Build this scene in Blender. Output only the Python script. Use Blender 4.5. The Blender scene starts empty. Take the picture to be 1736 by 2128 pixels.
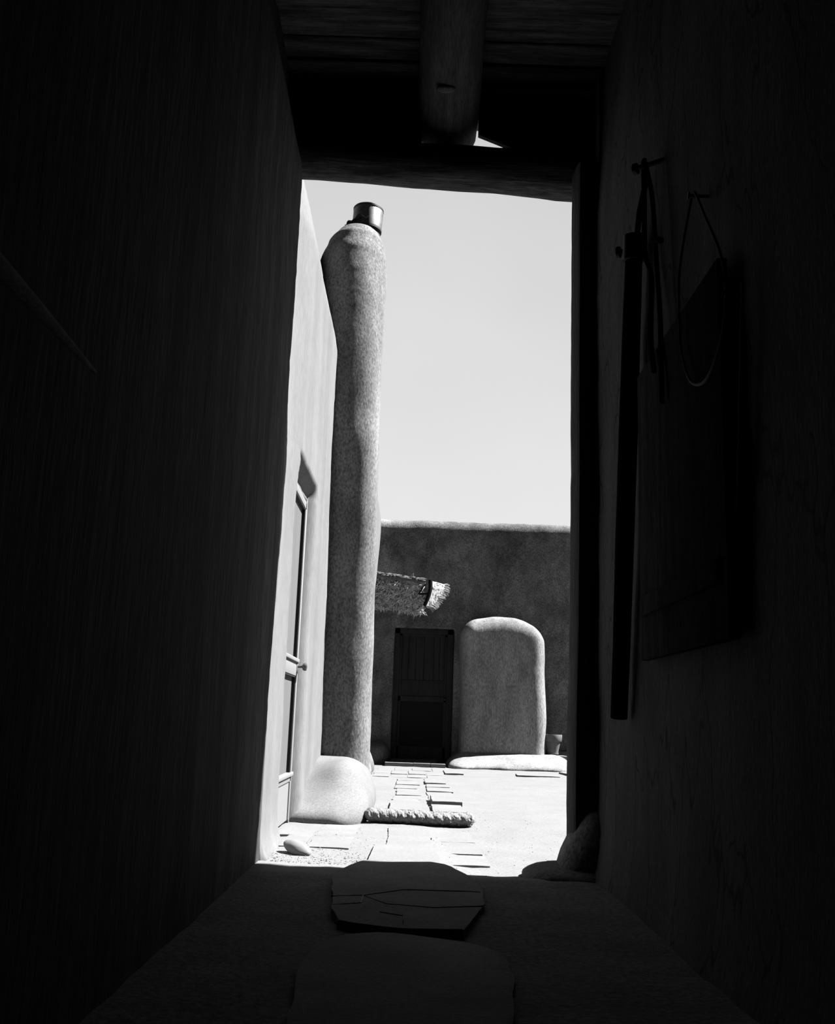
import bpy, bmesh, math, random
from mathutils import Vector, Matrix, noise

random.seed(11)
PI = math.pi
scene = bpy.context.scene
COL = scene.collection

# ------------------------------------------------------------------ camera
cam = bpy.data.cameras.new('camera')
cam_o = bpy.data.objects.new('camera', cam)
COL.objects.link(cam_o)
cam.sensor_fit = 'HORIZONTAL'
cam.sensor_width = 36.0
cam.lens = 36.0 * 2000.0 / 1736.0
cam.clip_start = 0.02
cam.clip_end = 500
PITCH, ROLL, CAM_H = math.radians(12.12), math.radians(2.0), 0.67
cam_o.matrix_world = (Matrix.Translation((0, 0, CAM_H)) @ Matrix.Rotation(PI / 2 + PITCH, 4, 'X')
                      @ Matrix.Rotation(ROLL, 4, 'Z'))
scene.camera = cam_o

# ------------------------------------------------------------------ view, world, sun
scene.view_settings.view_transform = 'Standard'
scene.view_settings.look = 'None'
scene.view_settings.gamma = 1.0
scene.view_settings.exposure = 0.0
scene.view_settings.use_curve_mapping = False
scene.cycles.use_denoising = True
scene.cycles.max_bounces = 8
scene.cycles.diffuse_bounces = 6

SUN_E, SUN_EL, SUN_AZ = 30.0, math.radians(52), math.radians(10)   # azimuth from +X towards +Y
sun = bpy.data.lights.new('sun', 'SUN')
sun.energy = SUN_E
sun.angle = math.radians(0.53)
sun_o = bpy.data.objects.new('sun', sun)
COL.objects.link(sun_o)
sd = Vector((math.cos(SUN_EL) * math.cos(SUN_AZ), math.cos(SUN_EL) * math.sin(SUN_AZ), math.sin(SUN_EL)))
sun_o.rotation_euler = sd.to_track_quat('Z', 'Y').to_euler()

world = bpy.data.worlds.new('sky')
scene.world = world
world.use_nodes = True
wt = world.node_tree
wt.nodes.clear()


def wn(kind, **kw):
    n = wt.nodes.new(kind)
    for k, v in kw.items():
        setattr(n, k, v)
    return n


w_tc = wn('ShaderNodeTexCoord')
w_sep = wn('ShaderNodeSeparateXYZ')
wt.links.new(w_tc.outputs['Generated'], w_sep.inputs[0])
w_el = wn('ShaderNodeValToRGB')            # brightness with height: pale near the horizon, deep overhead
cr = w_el.color_ramp
cr.elements[0].position = 0.0
cr.elements[0].color = (.86, .86, .86, 1)
cr.elements[1].position = 1.0
cr.elements[1].color = (.22, .22, .22, 1)
for p_, v_ in ((.22, .80), (.40, .70), (.54, .645), (.72, .45)):
    e_ = cr.elements.new(p_)
    e_.color = (v_, v_, v_, 1)
wt.links.new(w_sep.outputs['Z'], w_el.inputs[0])
w_az = wn('ShaderNodeMapRange', interpolation_type='SMOOTHSTEP')   # the sky away from the sun is a deep, dark blue
w_az.inputs['From Min'].default_value = -0.15
w_az.inputs['From Max'].default_value = 0.55
w_az.inputs['To Min'].default_value = 0.07
w_az.inputs['To Max'].default_value = 1.0
wt.links.new(w_sep.outputs['Y'], w_az.inputs['Value'])
w_cl = wn('ShaderNodeTexNoise')
w_cl.inputs['Scale'].default_value = 3.5
w_cl.inputs['Detail'].default_value = 5
wt.links.new(w_tc.outputs['Generated'], w_cl.inputs['Vector'])
w_cm = wn('ShaderNodeMapRange')
w_cm.inputs['From Min'].default_value = .3
w_cm.inputs['From Max'].default_value = .75
w_cm.inputs['To Min'].default_value = .965
w_cm.inputs['To Max'].default_value = 1.05
wt.links.new(w_cl.outputs['Fac'], w_cm.inputs['Value'])
w_m = wn('ShaderNodeMath', operation='MULTIPLY')
wt.links.new(w_az.outputs[0], w_m.inputs[0])
wt.links.new(w_cm.outputs[0], w_m.inputs[1])
w_bg = wn('ShaderNodeBackground')
wt.links.new(w_el.outputs['Color'], w_bg.inputs['Color'])
wt.links.new(w_m.outputs[0], w_bg.inputs['Strength'])
w_out = wn('ShaderNodeOutputWorld')
wt.links.new(w_bg.outputs[0], w_out.inputs[0])


# ------------------------------------------------------------------ materials (everything is a neutral grey: the photograph is black and white)
def material(name, grey, rough=.95, metallic=0.0, spec=.08, mottle=.25, mottle_scale=1.3, grain=.25, grain_scale=160,
             stretch=(1, 1, 1), bump=.0, bump_scale=60, bump_dist=.01, cracks=0.0, crack_scale=4, bands=None, blotch=0.0, blotch_scale=5):
    m = bpy.data.materials.new(name)
    m.use_nodes = True
    t = m.node_tree
    t.nodes.clear()
    N = lambda k: t.nodes.new(k)
    L = t.links.new
    tc = N('ShaderNodeTexCoord')
    mp = N('ShaderNodeMapping')
    mp.inputs['Scale'].default_value = stretch
    L(tc.outputs['Object'], mp.inputs[0])
    n1 = N('ShaderNodeTexNoise')
    n1.inputs['Scale'].default_value = mottle_scale
    n1.inputs['Detail'].default_value = 5
    n1.inputs['Roughness'].default_value = .6
    L(mp.outputs[0], n1.inputs['Vector'])
    r1 = N('ShaderNodeMapRange')
    r1.inputs['From Min'].default_value = .28
    r1.inputs['From Max'].default_value = .72
    r1.inputs['To Min'].default_value = 1 - mottle
    r1.inputs['To Max'].default_value = 1 + mottle
    L(n1.outputs['Fac'], r1.inputs['Value'])
    n2 = N('ShaderNodeTexNoise')
    n2.inputs['Scale'].default_value = grain_scale
    n2.inputs['Detail'].default_value = 3
    L(mp.outputs[0], n2.inputs['Vector'])
    r2 = N('ShaderNodeMapRange')
    r2.inputs['From Min'].default_value = .25
    r2.inputs['From Max'].default_value = .75
    r2.inputs['To Min'].default_value = 1 - grain
    r2.inputs['To Max'].default_value = 1 + grain
    L(n2.outputs['Fac'], r2.inputs['Value'])
    mu = N('ShaderNodeMath')
    mu.operation = 'MULTIPLY'
    L(r1.outputs[0], mu.inputs[0])
    L(r2.outputs[0], mu.inputs[1])
    last = mu
    if blotch:
        n3 = N('ShaderNodeTexNoise')
        n3.inputs['Scale'].default_value = blotch_scale
        n3.inputs['Detail'].default_value = 8
        n3.inputs['Roughness'].default_value = .75
        L(mp.outputs[0], n3.inputs['Vector'])
        r3 = N('ShaderNodeMapRange')
        r3.inputs['From Min'].default_value = .33
        r3.inputs['From Max'].default_value = .67
        r3.inputs['To Min'].default_value = 1 - blotch
        r3.inputs['To Max'].default_value = 1 + blotch
        L(n3.outputs['Fac'], r3.inputs['Value'])
        m5 = N('ShaderNodeMath')
        m5.operation = 'MULTIPLY'
        L(last.outputs[0], m5.inputs[0])
        L(r3.outputs[0], m5.inputs[1])
        last = m5
    if cracks:
        v = N('ShaderNodeTexVoronoi')
        v.feature = 'DISTANCE_TO_EDGE'
        v.inputs['Scale'].default_value = crack_scale
        nz = N('ShaderNodeTexNoise')
        nz.inputs['Scale'].default_value = crack_scale * 2
        ad = N('ShaderNodeVectorMath')
        ad.operation = 'MULTIPLY_ADD'
        ad.inputs[1].default_value = (.35 / crack_scale * 2,) * 3
        L(mp.outputs[0], nz.inputs['Vector'])
        L(nz.outputs['Color'], ad.inputs[0])
        L(mp.outputs[0], ad.inputs[2])
        L(ad.outputs[0], v.inputs['Vector'])
        rc = N('ShaderNodeMapRange')
        rc.inputs['From Min'].default_value = 0
        rc.inputs['From Max'].default_value = .014
        rc.inputs['To Min'].default_value = 1 - cracks
        rc.inputs['To Max'].default_value = 1
        L(v.outputs['Distance'], rc.inputs['Value'])
        m3 = N('ShaderNodeMath')
        m3.operation = 'MULTIPLY'
        L(last.outputs[0], m3.inputs[0])
        L(rc.outputs[0], m3.inputs[1])
        last = m3
    if bands:
        wv = N('ShaderNodeTexWave')
        wv.bands_direction = bands[0]
        wv.inputs['Scale'].default_value = bands[1]
        wv.inputs['Distortion'].default_value = bands[2]
        wv.inputs['Detail'].default_value = 3
        L(mp.outputs[0], wv.inputs['Vector'])
        rb = N('ShaderNodeMapRange')
        rb.inputs['To Min'].default_value = 1 - bands[3]
        rb.inputs['To Max'].default_value = 1 + bands[3]
        L(wv.outputs['Fac'], rb.inputs['Value'])
        m4 = N('ShaderNodeMath')
        m4.operation = 'MULTIPLY'
        L(last.outputs[0], m4.inputs[0])
        L(rb.outputs[0], m4.inputs[1])
        last = m4
    sc = N('ShaderNodeMath')
    sc.operation = 'MULTIPLY'
    sc.inputs[1].default_value = grey
    L(last.outputs[0], sc.inputs[0])
    cb = N('ShaderNodeCombineXYZ')
    for i in range(3):
        L(sc.outputs[0], cb.inputs[i])
    b = N('ShaderNodeBsdfPrincipled')
    b.inputs['Roughness'].default_value = rough
    b.inputs['Metallic'].default_value = metallic
    b.inputs['Specular IOR Level'].default_value = spec
    L(cb.outputs[0], b.inputs['Base Color'])
    if bump:
        nb = N('ShaderNodeTexNoise')
        nb.inputs['Scale'].default_value = bump_scale
        nb.inputs['Detail'].default_value = 6
        nb.inputs['Roughness'].default_value = .65
        L(mp.outputs[0], nb.inputs['Vector'])
        bp = N('ShaderNodeBump')
        bp.inputs['Strength'].default_value = bump
        bp.inputs['Distance'].default_value = bump_dist
        L(nb.outputs['Fac'], bp.inputs['Height'])
        L(bp.outputs[0], b.inputs['Normal'])
    o = N('ShaderNodeOutputMaterial')
    L(b.outputs[0], o.inputs[0])
    return m


ADOBE = .098
M = {
    'adobe': material('adobe_plaster', ADOBE, mottle=.35, mottle_scale=1.6, grain=.6, grain_scale=70, stretch=(1, 1, .6),
                      bump=.6, bump_scale=60, bump_dist=.012, blotch=.35, blotch_scale=3.2),
    'adobe_light': material('adobe_light_plaster', .148, mottle=.22, mottle_scale=2.4, grain=.5, grain_scale=80, stretch=(1, 1, .3),
                            bump=.35, bump_scale=60, bump_dist=.006, blotch=.28, blotch_scale=4.5),
    'adobe_chimney': material('adobe_chimney_plaster', .099, mottle=.22, mottle_scale=2.4, grain=.55, grain_scale=80, stretch=(1, 1, .5),
                              bump=.45, bump_scale=60, bump_dist=.007, blotch=.25, blotch_scale=5),
    'adobe_mound': material('adobe_mound_plaster', .100, mottle=.12, mottle_scale=3, grain=.25, grain_scale=90,
                            bump=.2, bump_scale=60, bump_dist=.004),
    'adobe_passage_shade': material('passage_shaded_plaster', .042, mottle=.5, mottle_scale=3, grain=.5, grain_scale=60, stretch=(1, 1, .12),  # streaky plaster with the passage shade put into its colour
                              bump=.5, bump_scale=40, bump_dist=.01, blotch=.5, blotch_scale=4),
    'adobe_facade': material('adobe_facade_plaster', .099, mottle=.16, mottle_scale=3, grain=.16, grain_scale=120, stretch=(1, 1, .14),
                             bump=.25, bump_scale=60, bump_dist=.004),
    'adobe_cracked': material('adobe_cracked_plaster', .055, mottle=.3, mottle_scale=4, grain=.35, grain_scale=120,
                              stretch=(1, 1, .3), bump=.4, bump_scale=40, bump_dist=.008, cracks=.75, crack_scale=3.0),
    'sand': material('sandy_ground', .110, mottle=.06, mottle_scale=2, grain=.2, grain_scale=90, bump=.25, bump_scale=45, bump_dist=.008),
    'earth': material('earth_floor', .095, mottle=.2, mottle_scale=3, grain=.4, grain_scale=60, bump=.6, bump_scale=35, bump_dist=.02),
    'flagstone': material('flagstone', .115, mottle=.2, mottle_scale=5, grain=.2, grain_scale=80, bump=.3, bump_scale=18, bump_dist=.01),
    'paver': material('pale_paver', .113, mottle=.06, mottle_scale=3, grain=.12, grain_scale=70, bump=.15, bump_scale=30, bump_dist=.005),
    'white': material('white_paint', .125, rough=.7, mottle=.04, grain=.04),
    'pane': material('grey_curtain', .072, mottle=.10, mottle_scale=3, grain=.05, stretch=(1, 9, .7)),
    'door_wood': material('dark_door_wood', .022, rough=.8, mottle=.3, mottle_scale=3, grain=.3, grain_scale=30, stretch=(6, 6, .5)),
    'door_dark': material('dark_door_screen', .012, rough=.9, mottle=.1, grain=.1),
    'beam': material('aged_beam_wood', .040, mottle=.45, mottle_scale=4, grain=.5, grain_scale=30, stretch=(7, .5, 7), bump=.5,
                     bump_scale=12, bump_dist=.01),
    'lintel': material('aged_lintel_wood', .05, mottle=.85, mottle_scale=3, grain=.5, grain_scale=20, stretch=(.6, 6, 6), bump=.6,
                       bump_scale=10, bump_dist=.015),
    'post': material('dark_post_wood', .05, mottle=.4, mottle_scale=4, grain=.4, grain_scale=30, stretch=(6, 6, .5), bump=.5,
                     bump_scale=12, bump_dist=.01),
    'black': material('black_iron', .012, rough=.6, spec=.2, mottle=.2, grain=.2),
    'cap': material('stovepipe_metal', .12, rough=.52, metallic=1.0, spec=.3, mottle=.35, mottle_scale=9, grain=.2, grain_scale=60),
    'tool': material('dark_tool_wood', .010, rough=1.0, spec=0.0, mottle=.3, grain=.3, stretch=(5, 5, .6)),
    'board': material('dark_board_wood', .032, rough=1.0, spec=0.0, mottle=.4, mottle_scale=4, grain=.4, grain_scale=40, stretch=(5, 5, .6)),
    'cord': material('pale_cord', .12, mottle=.2, grain=.3),
    'rope': material('straw_rope', .125, mottle=.12, mottle_scale=12, grain=.3, grain_scale=90, bump=.4, bump_scale=120, bump_dist=.004),
    'thatch': material('brush_thatch', .15, mottle=.6, mottle_scale=9, grain=.6, grain_scale=40, bump=.8, bump_scale=40, bump_dist=.03),
    'straw': material('straw', .19, mottle=.3, mottle_scale=20, grain=.3),
    'brush': material('dry_brush', .42, mottle=.5, mottle_scale=14, grain=.3),  # paler than the straw, imitating sun that shines through the thatch gaps
    'pole': material('awning_pole_wood', .07, mottle=.5, mottle_scale=8, grain=.4, stretch=(.6, 6, 6)),
    'coir': material('dark_coir', .06, mottle=.3, grain=.5, grain_scale=80, bump=.8, bump_scale=120, bump_dist=.01),
    'clay': material('terracotta', .088, mottle=.3, mottle_scale=9, grain=.15),
    'stone': material('white_stone', .128, rough=.8, mottle=.05, grain=.06),
    'pebble': material('pebbles', .10, mottle=.3, mottle_scale=20, grain=.2),
}


# ------------------------------------------------------------------ helpers
def link(name, me, mat, parent=None, smooth=True):
    o = bpy.data.objects.new(name, me)
    COL.objects.link(o)
    if mat:
        me.materials.append(mat)
    if smooth:
        for p in me.polygons:
            p.use_smooth = True
    if parent:
        o.parent = parent
        o.matrix_parent_inverse = parent.matrix_world.inverted()
    return o


def from_bm(name, bm, mat, parent=None, smooth=True, angle=None):
    bmesh.ops.recalc_face_normals(bm, faces=bm.faces)
    me = bpy.data.meshes.new(name)
    bm.to_mesh(me)
    bm.free()
    o = link(name, me, mat, parent, smooth)
    if angle is not None:
        me.set_sharp_from_angle(angle=angle)
    return o


def thing(name, label, cat, loc=(0, 0, 0), group=None):
    o = bpy.data.objects.new(name, None)
    COL.objects.link(o)
    o.location = loc
    o.matrix_world = Matrix.Translation(loc)
    tag(o, label, cat, group)
    return o


def tag(o, label, cat, group=None, kind=None):
    o['label'] = label
    o['category'] = cat
    if group:
        o['group'] = group
    if kind:
        o['kind'] = kind
    return o


def struct(o, label=None):
    o['kind'] = 'structure'
    if label:
        o['label'] = label
    return o


def fr(v, s=1.0, octs=3):
    return noise.fractal(Vector(v) * s, 1.0, 2.0, octs, noise_basis='PERLIN_ORIGINAL')


def ss(a, b, x):
    t = max(0, min(1, (x - a) / (b - a)))
    return t * t * (3 - 2 * t)


def lerp(a, b, t):
    return a + (b - a) * t


def table(rows, z):
    """piecewise smooth interpolation of rows (z, v1, v2, ...)"""
    if z <= rows[0][0]:
        return rows[0][1:]
    for a, b in zip(rows, rows[1:]):
        if z <= b[0]:
            t = (z - a[0]) / (b[0] - a[0])
            t = t * t * (3 - 2 * t) * .5 + t * .5
            return tuple(lerp(p, q, t) for p, q in zip(a[1:], b[1:]))
    return rows[-1][1:]


def sheet(name, us, vs, fn, mat, parent=None, close_u=False, caps=False, angle=None):
    bm = bmesh.new()
    G = [[bm.verts.new(fn(u, v)) for u in us] for v in vs]
    nu, nv = len(us), len(vs)
    for j in range(nv - 1):
        for i in range(nu if close_u else nu - 1):
            k = (i + 1) % nu
            bm.faces.new((G[j][i], G[j][k], G[j + 1][k], G[j + 1][i]))
    if caps:
        bm.faces.new(list(reversed(G[0])))
        bm.faces.new(G[-1])
    return from_bm(name, bm, mat, parent, True, angle)


def frange(a, b, step):
    n = max(1, round((b - a) / step))
    return [a + (b - a) * i / n for i in range(n + 1)]


def add_tube(bm, pts, rad, n=10, jitter=0.0):
    pts = [Vector(p) for p in pts]
    rings = []
    up = Vector((0, 0, 1))
    for i, p in enumerate(pts):
        d = (pts[min(i + 1, len(pts) - 1)] - pts[max(i - 1, 0)]).normalized()
        a = d.cross(up)
        if a.length < .05:
            a = d.cross(Vector((1, 0, 0)))
        a.normalize()
        b = d.cross(a)
        r = rad[i] if isinstance(rad, (list, tuple)) else rad
        rr = [r * (1 + jitter * noise.noise(p * 4 + Vector((k * 1.7, k, 0)))) for k in range(n)]
        rings.append([bm.verts.new(p + (a * math.cos(2 * PI * k / n) + b * math.sin(2 * PI * k / n)) * rr[k]) for k in range(n)])
    for r0, r1 in zip(rings, rings[1:]):
        for k in range(n):
            bm.faces.new((r0[k], r0[(k + 1) % n], r1[(k + 1) % n], r1[k]))
    bm.faces.new(list(reversed(rings[0])))
    bm.faces.new(rings[-1])


def soften(pts, k=6):
    """a smooth path through the given points"""
    P = [Vector(p) for p in pts]
    out = []
    for i in range(len(P) - 1):
        a, b, c, d = P[max(i - 1, 0)], P[i], P[i + 1], P[min(i + 2, len(P) - 1)]
        for j in range(k):
            t = j / k
            out.append(.5 * ((2 * b) + (c - a) * t + (2 * a - 5 * b + 4 * c - d) * t * t + (3 * b - a - 3 * c + d) * t ** 3))
    return out + [P[-1]]


def tube(name, pts, rad, mat, parent=None, n=12, jitter=0.0, angle=math.radians(50), soft=False):
    if soft:
        pts = soften(pts)
    bm = bmesh.new()
    add_tube(bm, pts, rad, n, jitter)
    return from_bm(name, bm, mat, parent, True, angle)


def add_box(bm, x0, x1, y0, y1, z0, z1, bev=0.0, seg=2):
    r = bmesh.ops.create_cube(bm, size=1)
    vs = r['verts']
    bmesh.ops.scale(bm, vec=(x1 - x0, y1 - y0, z1 - z0), verts=vs)
    bmesh.ops.translate(bm, vec=((x0 + x1) / 2, (y0 + y1) / 2, (z0 + z1) / 2), verts=vs)
    if bev:
        es = list({e for v in vs for e in v.link_edges})
        bmesh.ops.bevel(bm, geom=es, offset=bev, segments=seg, profile=.5, affect='EDGES')
    return vs


def box(name, x0, x1, y0, y1, z0, z1, mat, parent=None, bev=.004):
    bm = bmesh.new()
    add_box(bm, x0, x1, y0, y1, z0, z1, bev)
    return from_bm(name, bm, mat, parent, True, math.radians(35))


def rounded(name, x, y, z, r, mat, parent=None, n=26, deform=None, amp=.012, ns=2.5):
    """a lump with rounded edges: box x, y, z with edge radii r = (rx, ry, rz), hand-plastered unevenness"""
    c = Vector(((x[0] + x[1]) / 2, (y[0] + y[1]) / 2, (z[0] + z[1]) / 2))
    h = Vector(((x[1] - x[0]) / 2, (y[1] - y[0]) / 2, (z[1] - z[0]) / 2))
    r = Vector(r)
    core = Vector([max(0, h[i] - r[i]) for i in range(3)])
    bm = bmesh.new()
    ax = ((0, 1, 2), (1, 2, 0), (2, 0, 1))
    for a, b, cc in ax:
        for s in (-1, 1):
            G = []
            for j in range(n + 1):
                row = []
                for i in range(n + 1):
                    p = Vector((0, 0, 0))
                    # denser towards the edges
                    p[a] = math.sin((i / n * 2 - 1) * PI / 2) * h[a]
                    p[b] = math.sin((j / n * 2 - 1) * PI / 2) * h[b]
                    p[cc] = s * h[cc]
                    q = Vector([max(-core[k], min(core[k], p[k])) for k in range(3)])
                    d = Vector([(p[k] - q[k]) / r[k] for k in range(3)])
                    if d.length > 1e-6:
                        d.normalize()
                    w = q + Vector([d[k] * r[k] for k in range(3)]) + c
                    if deform:
                        w = deform(w)
                    if amp:
                        w = w + Vector((fr(w + Vector((5, 0, 0)), ns), fr(w + Vector((0, 9, 0)), ns), fr(w + Vector((0, 0, 3)), ns))) * amp
                    row.append(bm.verts.new(w))
                G.append(row)
            for j in range(n):
                for i in range(n):
                    f = (G[j][i], G[j][i + 1], G[j + 1][i + 1], G[j + 1][i])
                    bm.faces.new(f if s > 0 else tuple(reversed(f)))
    bmesh.ops.remove_doubles(bm, verts=bm.verts, dist=1e-5)
    return from_bm(name, bm, mat, parent, True)


def lathe(name, prof, mat, parent=None, n=40, c=(0, 0, 0), angle=math.radians(40), wob=None):
    bm = bmesh.new()
    rings = []
    for r, z in prof:
        ring = []
        for k in range(n):
            a = 2 * PI * k / n
            p = Vector((c[0] + r * math.cos(a), c[1] + r * math.sin(a), c[2] + z))
            if wob:
                p = wob(p)
            ring.append(bm.verts.new(p))
        rings.append(ring)
    for r0, r1 in zip(rings, rings[1:]):
        for k in range(n):
            bm.faces.new((r0[k], r0[(k + 1) % n], r1[(k + 1) % n], r1[k]))
    if prof[0][0] > 1e-5:
        bm.faces.new(rings[0])
    if prof[-1][0] > 1e-5:
        bm.faces.new(rings[-1])
    return from_bm(name, bm, mat, parent, True, angle)


def slab(name, outline, z0, z1, mat, parent=None, seed=0, bev=.006, rough=.003):
    """a flat stone: outline (x, y) with thickness and a chipped edge"""
    bm = bmesh.new()
    pts = []
    for i, (x, y) in enumerate(outline):
        x2, y2 = outline[(i + 1) % len(outline)]
        k = max(1, int(math.hypot(x2 - x, y2 - y) / .05))
        for j in range(k):
            t = j / k
            px, py = lerp(x, x2, t), lerp(y, y2, t)
            pts.append((px + rough * 2 * noise.noise((px * 9, py * 9, seed)), py + rough * 2 * noise.noise((px * 9, py * 9, seed + 7))))
    lo = [bm.verts.new((x, y, z0)) for x, y in pts]
    hi = [bm.verts.new((x, y, z1 + rough * noise.noise((x * 6, y * 6, seed)))) for x, y in pts]
    n = len(pts)
    for i in range(n):
        bm.faces.new((lo[i], lo[(i + 1) % n], hi[(i + 1) % n], hi[i]))
    bm.faces.new(list(reversed(lo)))
    top = bm.faces.new(hi)
    if bev:
        bmesh.ops.bevel(bm, geom=list(top.edges), offset=bev, segments=2, profile=.5, affect='EDGES')
    return from_bm(name, bm, mat, parent, True, math.radians(30))


# ------------------------------------------------------------------ ground and floor
def ground_z(x, y):
    z = .012 * fr((x, y, 0), .7, 2) + .006 * fr((x, y, 4), 5, 3)
    z -= .030 * ss(.05, .35, x) * ss(4.45, 4.75, y) * (1 - ss(5.6, 7.0, y))     # worn hollow outside the doorway
    return z


gx = frange(-14, -1.2, 1.6)[:-1] + frange(-1.2, 3.2, .045) + frange(3.2, 16, 1.6)[1:]
gy = frange(4.4, 6.6, .03)[:-1] + frange(6.6, 15.4, .09) + frange(15.4, 40, 3)[1:]
struct(sheet('ground', gx, gy, lambda x, y: Vector((x, y, ground_z(x, y))), M['sand']), 'pale sandy courtyard ground in full sun')
fx = frange(-.95, 1.2, .04)
fy = frange(-2.7, 2, .25)[:-1] + frange(2, 4.4, .04)
struct(sheet('floor', fx, fy, lambda x, y: Vector((x, y, ground_z(x, y) + .004)), M['earth']), 'dark earth floor of the covered passage')

# ------------------------------------------------------------------ left wall: passage wall running on as the sunlit house front
TOP_L = 4.62
R0, R1, RZ = 5.39, 6.46, 2.17          # the door recess


def left_x(y, z):
    out = ss(4.715, 4.745, y)
    x = -.684 - .003 * ss(1.2, 3.3, z) + out * (-.010 - .006 * ss(0, 4.0, z))
    x += (1 - out) * -.11 * ss(3.5, 4.0, z) - out * .240 * max(0, z - 3.60)
    x -= out * .058 * ss(1.8, 3.2, z) * (1 - ss(5.08, 5.6, y))
    y0 = R0 + .10 * ss(1.85, 2.2, z)
    rec = ss(y0 - .03, y0 + .03, y) * (1 if y < R1 - .05 else max(0, 1 - (y - R1 + .05) / .15) ** 4) * (1 - ss(RZ - .055, RZ + .045, z))
    x -= .068 * rec
    x -= .09 * ss(y0 - .025, y0 - .01, y) * (1 - ss(6.395, 6.41, y)) * (1 - ss(2.078, 2.092, z))
    x += .045 * math.exp(-max(z, 0) / .07) * out * (1 - rec)
    x += (.004 + .004 * out) * fr((0, y, z), 1.6, 3) + .0022 * fr((3, y, z), 14, 3)
    return x


def left_profile(v, y, top, xf, rx=.11, rz=.11):
    """v: 0..top up the face, then rounding over to the back"""
    if v <= top - rz:
        return xf(y, v), v
    xe = xf(y, top - rz)
    t = (v - (top - rz)) / .25
    if t <= 1:
        a = t * PI / 2
        return xe - rx + rx * math.cos(a), top - rz + rz * math.sin(a)
    return lerp(xe - rx, -1.45, min(1, t - 1)), top - .02


wy = frange(-2.6, 3.0, .2)[:-1] + frange(3.0, 4.66, .06) + [4.69, 4.705, 4.715, 4.725, 4.735, 4.745, 4.76, 4.80] + \
    frange(4.86, 5.34, .04) + frange(5.36, 5.45, .01) + frange(5.49, 6.33, .05) + frange(6.35, 6.58, .01) + frange(6.62, 8.6, .05)
wv = frange(-.05, .2, .018) + frange(.24, 2.05, .045) + frange(2.07, 2.24, .012) + frange(2.28, TOP_L - .09, .045) + \
    [TOP_L - .07 + .25 * k / 10 for k in range(11)] + [TOP_L + .43]


def left_pt(y, v):
    x, z = left_profile(v, y, TOP_L, left_x, .07, .07)
    return Vector((x, y, z))


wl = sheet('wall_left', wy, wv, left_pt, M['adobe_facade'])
bm = bmesh.new()
bm.from_mesh(wl.data)
add_box(bm, -1.5, -1.15, -2.6, 5.2, -.1, TOP_L - .04)
add_box(bm, -1.5, -1.15, 6.6, 8.6, -.1, TOP_L - .04)
add_box(bm, -1.5, -1.15, 5.2, 6.6, -.1, TOP_L - .04)
add_box(bm, -1.45, -.80, 8.5, 8.6, -.1, TOP_L - .5)
bm.to_mesh(wl.data)
bm.free()
wl.data.materials.append(M['adobe_passage_shade'])  # same wall, darkened in colour on the shaded passage faces
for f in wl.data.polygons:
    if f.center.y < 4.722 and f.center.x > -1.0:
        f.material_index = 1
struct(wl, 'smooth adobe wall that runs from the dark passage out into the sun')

# lower wing of the house beyond the chimney
WING = [(-.1, -.70), (1.0, -.655), (2.2, -.548), (2.6, -.517), (3.2, -.490), (3.4, -.49)]


def wing_x(y, z):
    e = .05 * ss(12.9, 13.05, y) ** 2
    return table(WING, z)[0] - e + .006 * fr((1, y, z), 2, 2)


def wing_pt(y, v):
    if y > 13.05:
        x, z = left_profile(v, 13.05, 3.39, wing_x)
        return Vector((min(x, -.62) if y > 13.12 else x - .03, min(y, 13.14), z))
    x, z = left_profile(v, y, 3.39, wing_x)
    return Vector((x, y, z))


ww = sheet('wall_wing', frange(8.6, 12.8, .2) + [12.87, 12.92, 12.96, 13.0, 13.03, 13.05, 13.10, 13.14],
           frange(-.05, 3.27, .12) + [3.28 + .25 * k / 8 for k in range(9)] + [3.78], wing_pt, M['adobe_facade'])
bm = bmesh.new()
bm.from_mesh(ww.data)
add_box(bm, -1.45, -.66, 8.65, 13.13, -.1, 3.33)
bm.to_mesh(ww.data)
bm.free()
struct(ww, 'lower sunlit wing of the house beyond the chimney')

# ------------------------------------------------------------------ far wall with a door recess
FARY, FTOP = 15.25, 3.86


def far_y(x, z):
    rec = ss(-.30, -.27, x) * (1 - ss(.635, .665, x)) * (1 - ss(2.045, 2.085, z))
    y = FARY + .025 * max(z, 0) + .13 * rec
    y += .018 * fr((x, 2, z), 1.1, 3) + .004 * fr((x, 7, z), 8, 3)
    return y


def far_pt(x, v):
    r = .19
    top = FTOP + .012 * fr((x, 0, 0), 1.5, 3)
    if v <= top - r:
        return Vector((x, far_y(x, v), v))
    ye = far_y(x, top - r)
    t = (v - (top - r)) / .35
    if t <= 1:
        a = t * PI / 2
        return Vector((x, ye + r - r * math.cos(a), top - r + r * math.sin(a) + .006 * fr((x, v, 1), 6, 2)))
    return Vector((x, lerp(ye + r, FARY + .75, min(1, t - 1)), top - .01))


fxs = frange(-6, -.9, .3)[:-1] + frange(-.9, -.34, .06) + frange(-.32, -.25, .01) + frange(-.2, .6, .08) + frange(.615, .685, .01) + \
    frange(.74, 2.8, .05) + frange(2.9, 8, .3)
fvs = frange(-.05, 1.98, .07) + frange(2.0, 2.12, .01) + frange(2.16, FTOP - .22, .05) + [FTOP - .2 + .36 * k / 14 for k in range(15)] + [FTOP + .6]
wf = sheet('wall_far', fxs, fvs, far_pt, M['adobe'])
bm = bmesh.new()
bm.from_mesh(wf.data)
add_box(bm, -6, 8, FARY + .45, FARY + .8, -.1, FTOP - .03)
bm.to_mesh(wf.data)
bm.free()
struct(wf, 'shaded adobe wall across the far end of the courtyard')


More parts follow.
